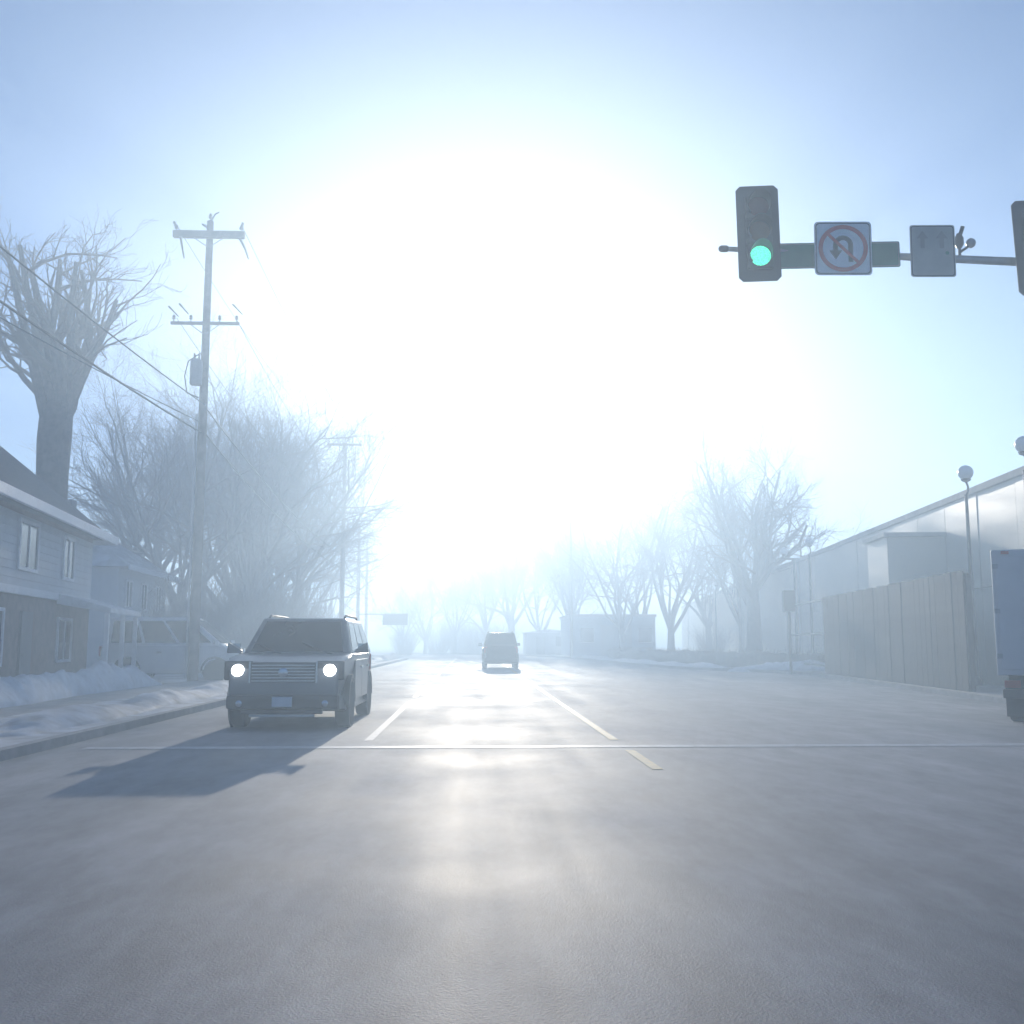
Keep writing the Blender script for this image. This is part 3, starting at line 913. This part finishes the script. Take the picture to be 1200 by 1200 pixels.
us = thing('no_u_turn_sign', 'square white no-U-turn sign with red ring on the mast arm', 'sign', (5.22, 13.72, 6.90), R(-5))
us.rotation_euler = (0, R(1), R(-5))
MB().prism(rrect(.40, .395, .06), 0, .004).build('plate', M['sign_white'], us)
bd = MB(); 
o_, i_ = rrect(.382, .377, .05), rrect(.366, .361, .045)
bd.add([(x, -.0015, z) for x, z in o_] + [(x, -.0015, z) for x, z in i_], [(k, (k + 1) % len(o_), len(o_) + (k + 1) % len(o_), len(o_) + k) for k in range(len(o_))])
bd.build('border', M['sign_black'], us)
ua = MB()
arc = [(.105, -.20), (.105, .05)] + [(.105 * math.cos(R(a)), .05 + .105 * math.sin(R(a))) for a in range(12, 180, 12)] + [(-.105, .05), (-.105, -.03)]
line_strip(ua, arc, .066, -.0030)
ua.add([(-.195, -.003, -.031), (-.015, -.003, -.031), (-.105, -.003, -.165)], [(0, 1, 2)])
ua.build('u_turn_arrow', M['sign_black'], us)
rg = MB()
disc(rg, 0, 0, .285, .345, -.0045)
line_strip(rg, [(-.205, .205), (.205, -.205)], .045, -.0052)
rg.build('prohibition_ring', M['sign_red'], us)
MB().box(-.02, .02, .006, .05, -.38, .38).build('bracket', M['steel'], us)

ns = thing('street_name_sign', 'long dark street-name plate behind the square sign', 'sign', (5.16, 13.80, 6.83), R(-5))
MB().prism(rrect(.88, .19, .03), 0, .004).build('plate', M['sign_green'], ns)
fb = MB()
o_, i_ = rrect(.868, .178, .025), rrect(.855, .165, .02)
fb.add([(x, -.0015, z) for x, z in o_] + [(x, -.0015, z) for x, z in i_], [(k, (k + 1) % len(o_), len(o_) + (k + 1) % len(o_), len(o_) + k) for k in range(len(o_))])
fb.build('border', M['sign_grey'], ns)
MB().box(-.7, -.66, .006, .06, -.17, .17).build('bracket', M['steel'], ns)
MB().box(.66, .70, .006, .06, -.17, .17).build('bracket', M['steel'], ns)

gs = thing('lane_sign', 'upright rectangular grey-green sign right of the no-U-turn sign', 'sign', (6.52, 13.74, 6.89), R(-5))
gs.rotation_euler = (0, R(1), R(-5))
MB().prism(rrect(.315, .385, .04), 0, .004).build('plate', M['sign_grey'], gs)
bd = MB()
o_, i_ = rrect(.30, .37, .035), rrect(.287, .357, .03)
bd.add([(x, -.0015, z) for x, z in o_] + [(x, -.0015, z) for x, z in i_], [(k, (k + 1) % len(o_), len(o_) + (k + 1) % len(o_), len(o_) + k) for k in range(len(o_))])
bd.build('border', M['sign_black'], gs)
MB().box(-.02, .02, .006, .05, -.37, .37).build('bracket', M['steel'], gs)
mk = MB()
for x in (-.14, .13):
    line_strip(mk, [(x, .04), (x, .19)], .06, -.0025)
    mk.add([(x - .085, -.0025, .185), (x + .085, -.0025, .185), (x, -.0025, .30)], [(0, 1, 2)])
mk.build('arrow_marks', M['sign_dull'], gs)
mk = MB()
disc(mk, .20, -.03, .001, .026, -.0025, 16)
mk.build('green_dot', M['sign_green'], gs)

dt = thing('detector', 'small detector with a round eye standing on the mast arm', 'sensor', (6.99, 13.9, 6.86))
MB().tube([(0, 0, -.06), (0, 0, .17)], .022, 8).build('stem', M['dark_steel'], dt)
MB().lathe([(.03, .14), (.06, .19), (.062, .29), (.03, .36)], 12).build('eye', M['black'], dt, smooth=50)
MB().tube([(.02, 0, .34), (.055, -.02, .46)], .03, 8).build('tube', M['black'], dt)
MB().tube([(0, 0, .08), (.09, 0, .14), (.14, 0, .18)], .02, 8).build('side_stem', M['dark_steel'], dt)
MB().lathe([(.02, -.07), (.06, -.04), (.072, 0), (.06, .04), (.02, .07)], 12, Matrix.Translation((.17, 0, .22))).build('side_eye', M['aluminium'], dt, smooth=50)


# ------------------------------------------------------------------ vehicles
def wheel_mesh(r, w):
    t = MB().lathe([(r * .62, -w / 2), (r * .93, -w / 2), (r, -w * .36), (r, w * .36), (r * .93, w / 2), (r * .62, w / 2)], 24,
                   Matrix.Rotation(R(90), 4, 'Y'))
    k = MB().lathe([(r * .63, -w * .30), (r * .63, w * .42), (r * .55, w * .38), (r * .5, w * .25), (r * .2, w * .3), (r * .1, w * .42)], 24,
                   Matrix.Rotation(R(90), 4, 'Y'))
    return t.mesh('wheel', M['tyre'], smooth=40), k.mesh('rim', M['rim'], smooth=40)


def face_quad(p, u0, u1, v0, v1, off, n=1):
    """patch on the bilinear quad p[0..3] (bl, br, tr, tl), pushed off along its normal"""
    bl, br, tr, tl = [Vector(q) for q in p]
    nrm = (br - bl).cross(tl - bl).normalized()
    def at(u, v):
        return bl.lerp(br, u).lerp(tl.lerp(tr, u), v) + nrm * off
    o = [at(u0, v0), at(u1, v0), at(u1, v1), at(u0, v1)]
    inn = [q - nrm * .02 for q in o]
    return inn + o


def make_car(name, label, cat, loc, rz, W, L, H, belt, nose, cab, paint, group=None, lit=False, wheel_r=.38, wb=(.0, 0), hood=None, rails=True):
    """front at +y. nose: list of (y, z) for the lower body outline; cab: (y at belt rear/front, y at roof rear/front)"""
    r = thing(name, label, cat, loc, rz, group)
    hw = W / 2
    # lower body : side outline extruded in slices, narrowed at nose and tail, rounded at sill and shoulder
    us_ = [-1, -.965, -.86, -.45, 0, .45, .86, .965, 1]
    cy = sum(p[0] for p in nose) / len(nose); cz = (max(p[1] for p in nose) + min(p[1] for p in nose)) / 2
    vv, ff = [], []
    n = len(nose)
    for u in us_:
        k = .05 if abs(u) == 1 else (.015 if abs(u) > .9 else 0)
        for y, z in nose:
            e = max(0, (abs(y) / (L / 2) - .78) / .22)
            wx = hw * (1 - .13 * e * e) * (1 - .03 * max(0, (cz - z) / cz))
            vv.append((u * wx, cy + (y - cy) * (1 - k * .4), cz + (z - cz) * (1 - k)))
    for j in range(len(us_) - 1):
        for i in range(n):
            i2 = (i + 1) % n
            ff.append((j * n + i, j * n + i2, (j + 1) * n + i2, (j + 1) * n + i))
    ff.append(tuple(range(n))); ff.append(tuple((len(us_) - 1) * n + i for i in range(n - 1, -1, -1)))
    MB().add(vv, ff).build('body', paint, r, smooth=35)
    yb0, yb1, yt0, yt1 = cab
    wb_, wt = hw - .05, hw - .24
    zb = belt - .02
    P = [(-wb_, yb0, zb), (wb_, yb0, zb), (wb_, yb1, zb), (-wb_, yb1, zb), (-wt, yt0, H), (wt, yt0, H), (wt, yt1, H), (-wt, yt1, H)]
    MB().hexa(P).build('cabin', paint, r, bevel=.07, smooth=50)
    F = {'front': (P[2], P[3], P[7], P[6]), 'rear': (P[0], P[1], P[5], P[4]), 'right': (P[1], P[2], P[6], P[5]), 'left': (P[3], P[0], P[4], P[7])}
    def win(nm, side, u0, u1, v0, v1, m='glass', off=.008):
        q = face_quad(F[side], u0, u1, v0, v1, off)
        return MB().hexa(q).build(nm, M[m], r)
    win('windshield', 'front', .07, .93, .10, .90)
    win('rear_window', 'rear', .08, .92, .16, .88)
    for side in ('right', 'left'):
        for k in range(3):
            a, b = .07 + k * .295, .07 + k * .295 + .265
            win('side_window', side, a, b, .12, .86)
    # doors as slightly proud panels under the side windows
    for s in (-1, 1):
        for ya, yb in ((yb1 - 1.25, yb1 - .25), (yb1 - 2.3, yb1 - 1.29)):
            d = MB()
            x = s * (hw - .012)
            d.hexa([(x - s * .02, ya, .42), (x + s * .016, ya, .42), (x + s * .016, yb, .42), (x - s * .02, yb, .42),
                    (x - s * .05, ya, belt - .1), (x + s * .010, ya, belt - .1), (x + s * .010, yb, belt - .1), (x - s * .05, yb, belt - .1)])
            do = d.build('door', paint, r, bevel=.006)
            MB().box(min(x + s * .01, x + s * .045), max(x + s * .01, x + s * .045), ya + .08, ya + .26, belt - .24, belt - .2).build('handle', M['chrome'], do)
    fy = L / 2
    for s in (-1, 1):
        m = MB().hexa([(s * (hw - .02), yb1 - .28, belt + .02), (s * (hw + .22), yb1 - .22, belt + .02), (s * (hw + .22), yb1 - .12, belt + .02), (s * (hw - .02), yb1 - .14, belt + .02),
                       (s * (hw - .02), yb1 - .28, belt + .06), (s * (hw + .20), yb1 - .24, belt + .20), (s * (hw + .20), yb1 - .12, belt + .20), (s * (hw - .02), yb1 - .16, belt + .07)]).build('mirror', paint, r, bevel=.02)
        MB().box(min(s * (hw + .03), s * (hw + .19)), max(s * (hw + .03), s * (hw + .19)), yb1 - .30, yb1 - .275, belt + .05, belt + .18).build('mirror_glass', M['chrome'], m)
        zl = belt - .24
        hx = s * (hw - .25)
        hl = MB().lathe([(.095, -.03), (.095, .03), (.075, .05), (.02, .06)], 20, Matrix.Translation((hx, fy - .075, zl)) @ Matrix.Rotation(R(-90), 4, 'X')).build('headlight', M['chrome'] if not lit else M['headlight'], r, smooth=50)
        MB().box(hx - .22, hx + .22, fy - .16, fy - .07, zl - .15, zl + .15).build('light_bezel', M['black'], r, bevel=.03)
        MB().box(s * (hw - .16) - .09, s * (hw - .16) + .09, -fy + .01, -fy + .07, belt - .35, belt - .02).build('tail_light', M['tail'], r, bevel=.02)
        MB().lathe([(.05, -.02), (.05, .02), (.02, .03)], 12, Matrix.Translation((s * (hw - .3), fy + .03, .43)) @ Matrix.Rotation(R(-90), 4, 'X')).build('fog_light', M['chrome'], r)
        if rails:
            MB().tube([(s * (wt - .06), yt0 + .25, H - .01), (s * (wt - .06), yt0 + .35, H + .05), (s * (wt - .06), yt1 - .35, H + .05), (s * (wt - .06), yt1 - .2, H - .01)], .02, 8).build('roof_rail', M['dark_steel'], r, smooth=60)
    wb0, wb1 = Vector(P[3]), Vector(P[7])
    for x in (-.55, .25):
        a = Vector((x, yb1 + .03, belt + .01)); q = wb0.lerp(wb1, .34); b_ = Vector((x + .5, q.y + .03, q.z))
        MB().tube([a, b_], .012, 6).build('wiper', M['black'], r)
    g = MB().box(-.5, .5, fy - .05, fy - .005, belt - .42, belt - .12).build('grille', M['black'], r, bevel=.01)
    for k in range(6):
        MB().box(-.485, .485, fy - .02, fy + .006, belt - .405 + k * .048, belt - .388 + k * .048).build('grille_bar', M['chrome'], g)
    MB().lathe([(.075, 0), (.075, .012), (.055, .02)], 20, Matrix.Translation((0, fy + .007, belt - .27)) @ Matrix.Rotation(R(-90), 4, 'X')).build('badge', M['chrome'], g, smooth=40)
    for s_ in (-1, 1):
        MB().box(min(s_ * .502, s_ * .53), max(s_ * .502, s_ * .53), fy - .03, fy + .004, belt - .43, belt - .10).build('grille_frame', M['chrome'], g)
    MB().box(-.62, .62, fy - .03, fy + .05, .27, .335).build('lower_intake', M['black'], r, bevel=.01)
    MB().box(-.5, .5, fy - .02, fy + .053, .225, .265).build('skid_plate', M['aluminium'], r, bevel=.01)
    MB().tube([(-hw + .3, fy - .6, belt + .012), (-hw + .42, yb1 + .12, belt + .02)], .008, 5).build('bonnet_crease', M['black'], r)
    MB().tube([(hw - .3, fy - .6, belt + .012), (hw - .42, yb1 + .12, belt + .02)], .008, 5).build('bonnet_crease', M['black'], r)
    MB().box(-hw * .90, hw * .90, fy - .12, fy + .045, .34, .56).build('bumper', M['black'], r, bevel=.05, smooth=50)
    MB().box(-hw * .92, hw * .92, -fy - .045, -fy + .12, .36, .60).build('bumper', M['black'], r, bevel=.05, smooth=50)
    MB().box(-.155, .155, fy + .047, fy + .055, .38, .53).build('licence_plate', M['plate'], r)
    MB().box(-.155, .155, -fy - .02, -fy + .0, belt - .32, belt - .17).build('licence_plate', M['plate'], r)
    wy = [L / 2 - .95, -L / 2 + .98]
    tm, rm = wheel_mesh(wheel_r, .24)
    for s in (-1, 1):
        for y in wy:
            w_ = link('wheel', tm, r); w_.location = (s * (hw - .115), y, wheel_r)
            k_ = link('rim', rm, w_); k_.rotation_euler = (0, 0, 0 if s > 0 else math.pi)
            n = 16
            a_ = MB(); vv, ff = [], []
            for k in range(n + 1):
                a = math.pi * k / n
                for rad, x in ((wheel_r + .03, s * (hw - .2)), (wheel_r + .03, s * (hw + .012)), (wheel_r + .085, s * (hw + .008)), (wheel_r + .09, s * (hw - .2))):
                    vv.append((x, y + rad * math.cos(a), wheel_r + rad * math.sin(a)))
            for k in range(n):
                for j in range(4):
                    ff.append((k * 4 + j, k * 4 + (j + 1) % 4, k * 4 + 4 + (j + 1) % 4, k * 4 + 4 + j))
            a_.add(vv, ff).build('wheel_arch', M['black'], r, smooth=40)
            MB().lathe([(wheel_r + .032, -.0), (wheel_r + .03, .01)], 24, Matrix.Translation((s * (hw - .01), y, wheel_r)) @ Matrix.Rotation(R(90 * s), 4, 'Y')).build('wheel_well', M['black'], r)
    return r

suv_nose = [(2.30, .32), (2.38, .55), (2.36, .92), (2.26, 1.06), (1.95, 1.14), (1.15, 1.19), (-2.28, 1.19), (-2.38, 1.05), (-2.40, .6), (-2.32, .32), (-1.6, .26), (1.6, .26)]
make_car('approaching_suv', 'grey SUV facing the viewer with both headlights lit', 'car', (-2.93, 18.6, 0), math.pi, 1.92, 4.8, 1.79, 1.17,
         suv_nose, (-2.25, 1.25, -1.95, .45), M['car_dark'], lit=True)
make_car('departing_suv', 'distant black SUV driving away in the middle of the road', 'car', (1.52, 57.2, 0), 0, 1.92, 4.7, 1.92, 1.2,
         [(y, z * 1.02) for y, z in suv_nose], (-2.3, 1.15, -2.1, .45), M['car_black'])
van_nose = [(2.36, .34), (2.44, .6), (2.40, .9), (2.2, 1.08), (1.75, 1.2), (1.5, 1.24), (-2.30, 1.24), (-2.42, 1.0), (-2.42, .6), (-2.36, .34), (-1.6, .28), (1.6, .28)]
make_car('pale_van', 'white van standing side-on behind the nearest utility pole', 'van', (-10.15, 36.2, .06), -math.pi / 2, 1.96, 4.86, 2.18, 1.22,
         van_nose, (-2.32, 1.75, -2.18, .55), M['car_white'], rails=False)

# box truck standing at the right, seen from behind
bt = thing('box_truck', 'pale square box truck seen from behind at the right edge', 'truck', (9.78, 16.4, 0), R(-30))
hwid = 1.17
MB().box(-hwid, hwid, .02, 4.4, .82, 2.92).build('cargo_box', M['truck_box'], bt, bevel=.025)
for s in (-1, 1):
    d = MB().box(min(s * .01, s * (hwid - .07)), max(s * .01, s * (hwid - .07)), -.02, .018, .92, 2.80).build('rear_door', M['truck_box'], bt, bevel=.008)
    MB().tube([(s * .22, -.04, .95), (s * .22, -.04, 2.78)], .014, 8).build('lock_rod', M['steel'], d)
    MB().box(s * .22 - .03, s * .22 + .12, -.065, -.045, 1.5, 1.54).build('handle', M['steel'], d)
    for z in (1.1, 1.85, 2.6):
        MB().box(min(s * (hwid - .10), s * (hwid - .01)), max(s * (hwid - .10), s * (hwid - .01)), -.032, -.022, z, z + .08).build('hinge', M['steel'], d)
    MB().box(s * .95 - .12, s * .95 + .12, -.03, .02, .62, .74).build('tail_light', M['tail'], bt, bevel=.01)
    MB().box(s * .95 - .06, s * .95 + .06, -.045, -.02, 2.84, 2.89).build('marker_light', M['tail'], bt)
MB().box(-.45, .45, .1, 6.2, .55, .80).build('chassis', M['dark_steel'], bt)
MB().box(-1.1, 1.1, -.12, .0, .45, .60).build('bumper', M['dark_steel'], bt, bevel=.02)
MB().hexa([(-.98, 4.5, .5), (.98, 4.5, .5), (.98, 6.4, .5), (-.98, 6.4, .5), (-.88, 4.5, 2.15), (.88, 4.5, 2.15), (.88, 5.6, 2.15), (-.88, 5.6, 2.15)]).build('cab', M['car_white'], bt, bevel=.08, smooth=40)
tm, rm = wheel_mesh(.42, .26)
for s in (-1, 1):
    for y in (1.1, 5.4):
        w_ = link('wheel', tm, bt); w_.location = (s * .92, y, .42)
        k_ = link('rim', rm, w_); k_.rotation_euler = (0, 0, 0 if s > 0 else math.pi)
    MB().box(s * .92 - .16, s * .92 + .16, .45, .47, .12, .6).build('mud_flap', M['tyre'], bt)

# ------------------------------------------------------------------ haze
hz = bpy.data.materials.new('haze_air')
hz.use_nodes = True
nt = hz.node_tree
nt.nodes.remove(nt.nodes['Principled BSDF'])
pv = nt.nodes.new('ShaderNodeVolumePrincipled')
pv.inputs['Color'].default_value = (*HAZE_COL, 1)
pv.inputs['Density'].default_value = HAZE_DENSITY
pv.inputs['Anisotropy'].default_value = HAZE_G
nt.links.new(pv.outputs[0], nt.nodes['Material Output'].inputs['Volume'])
tag(MB().box(-400, 400, -70, 430, -1.0, 17.6).build('haze', hz), kind='stuff')
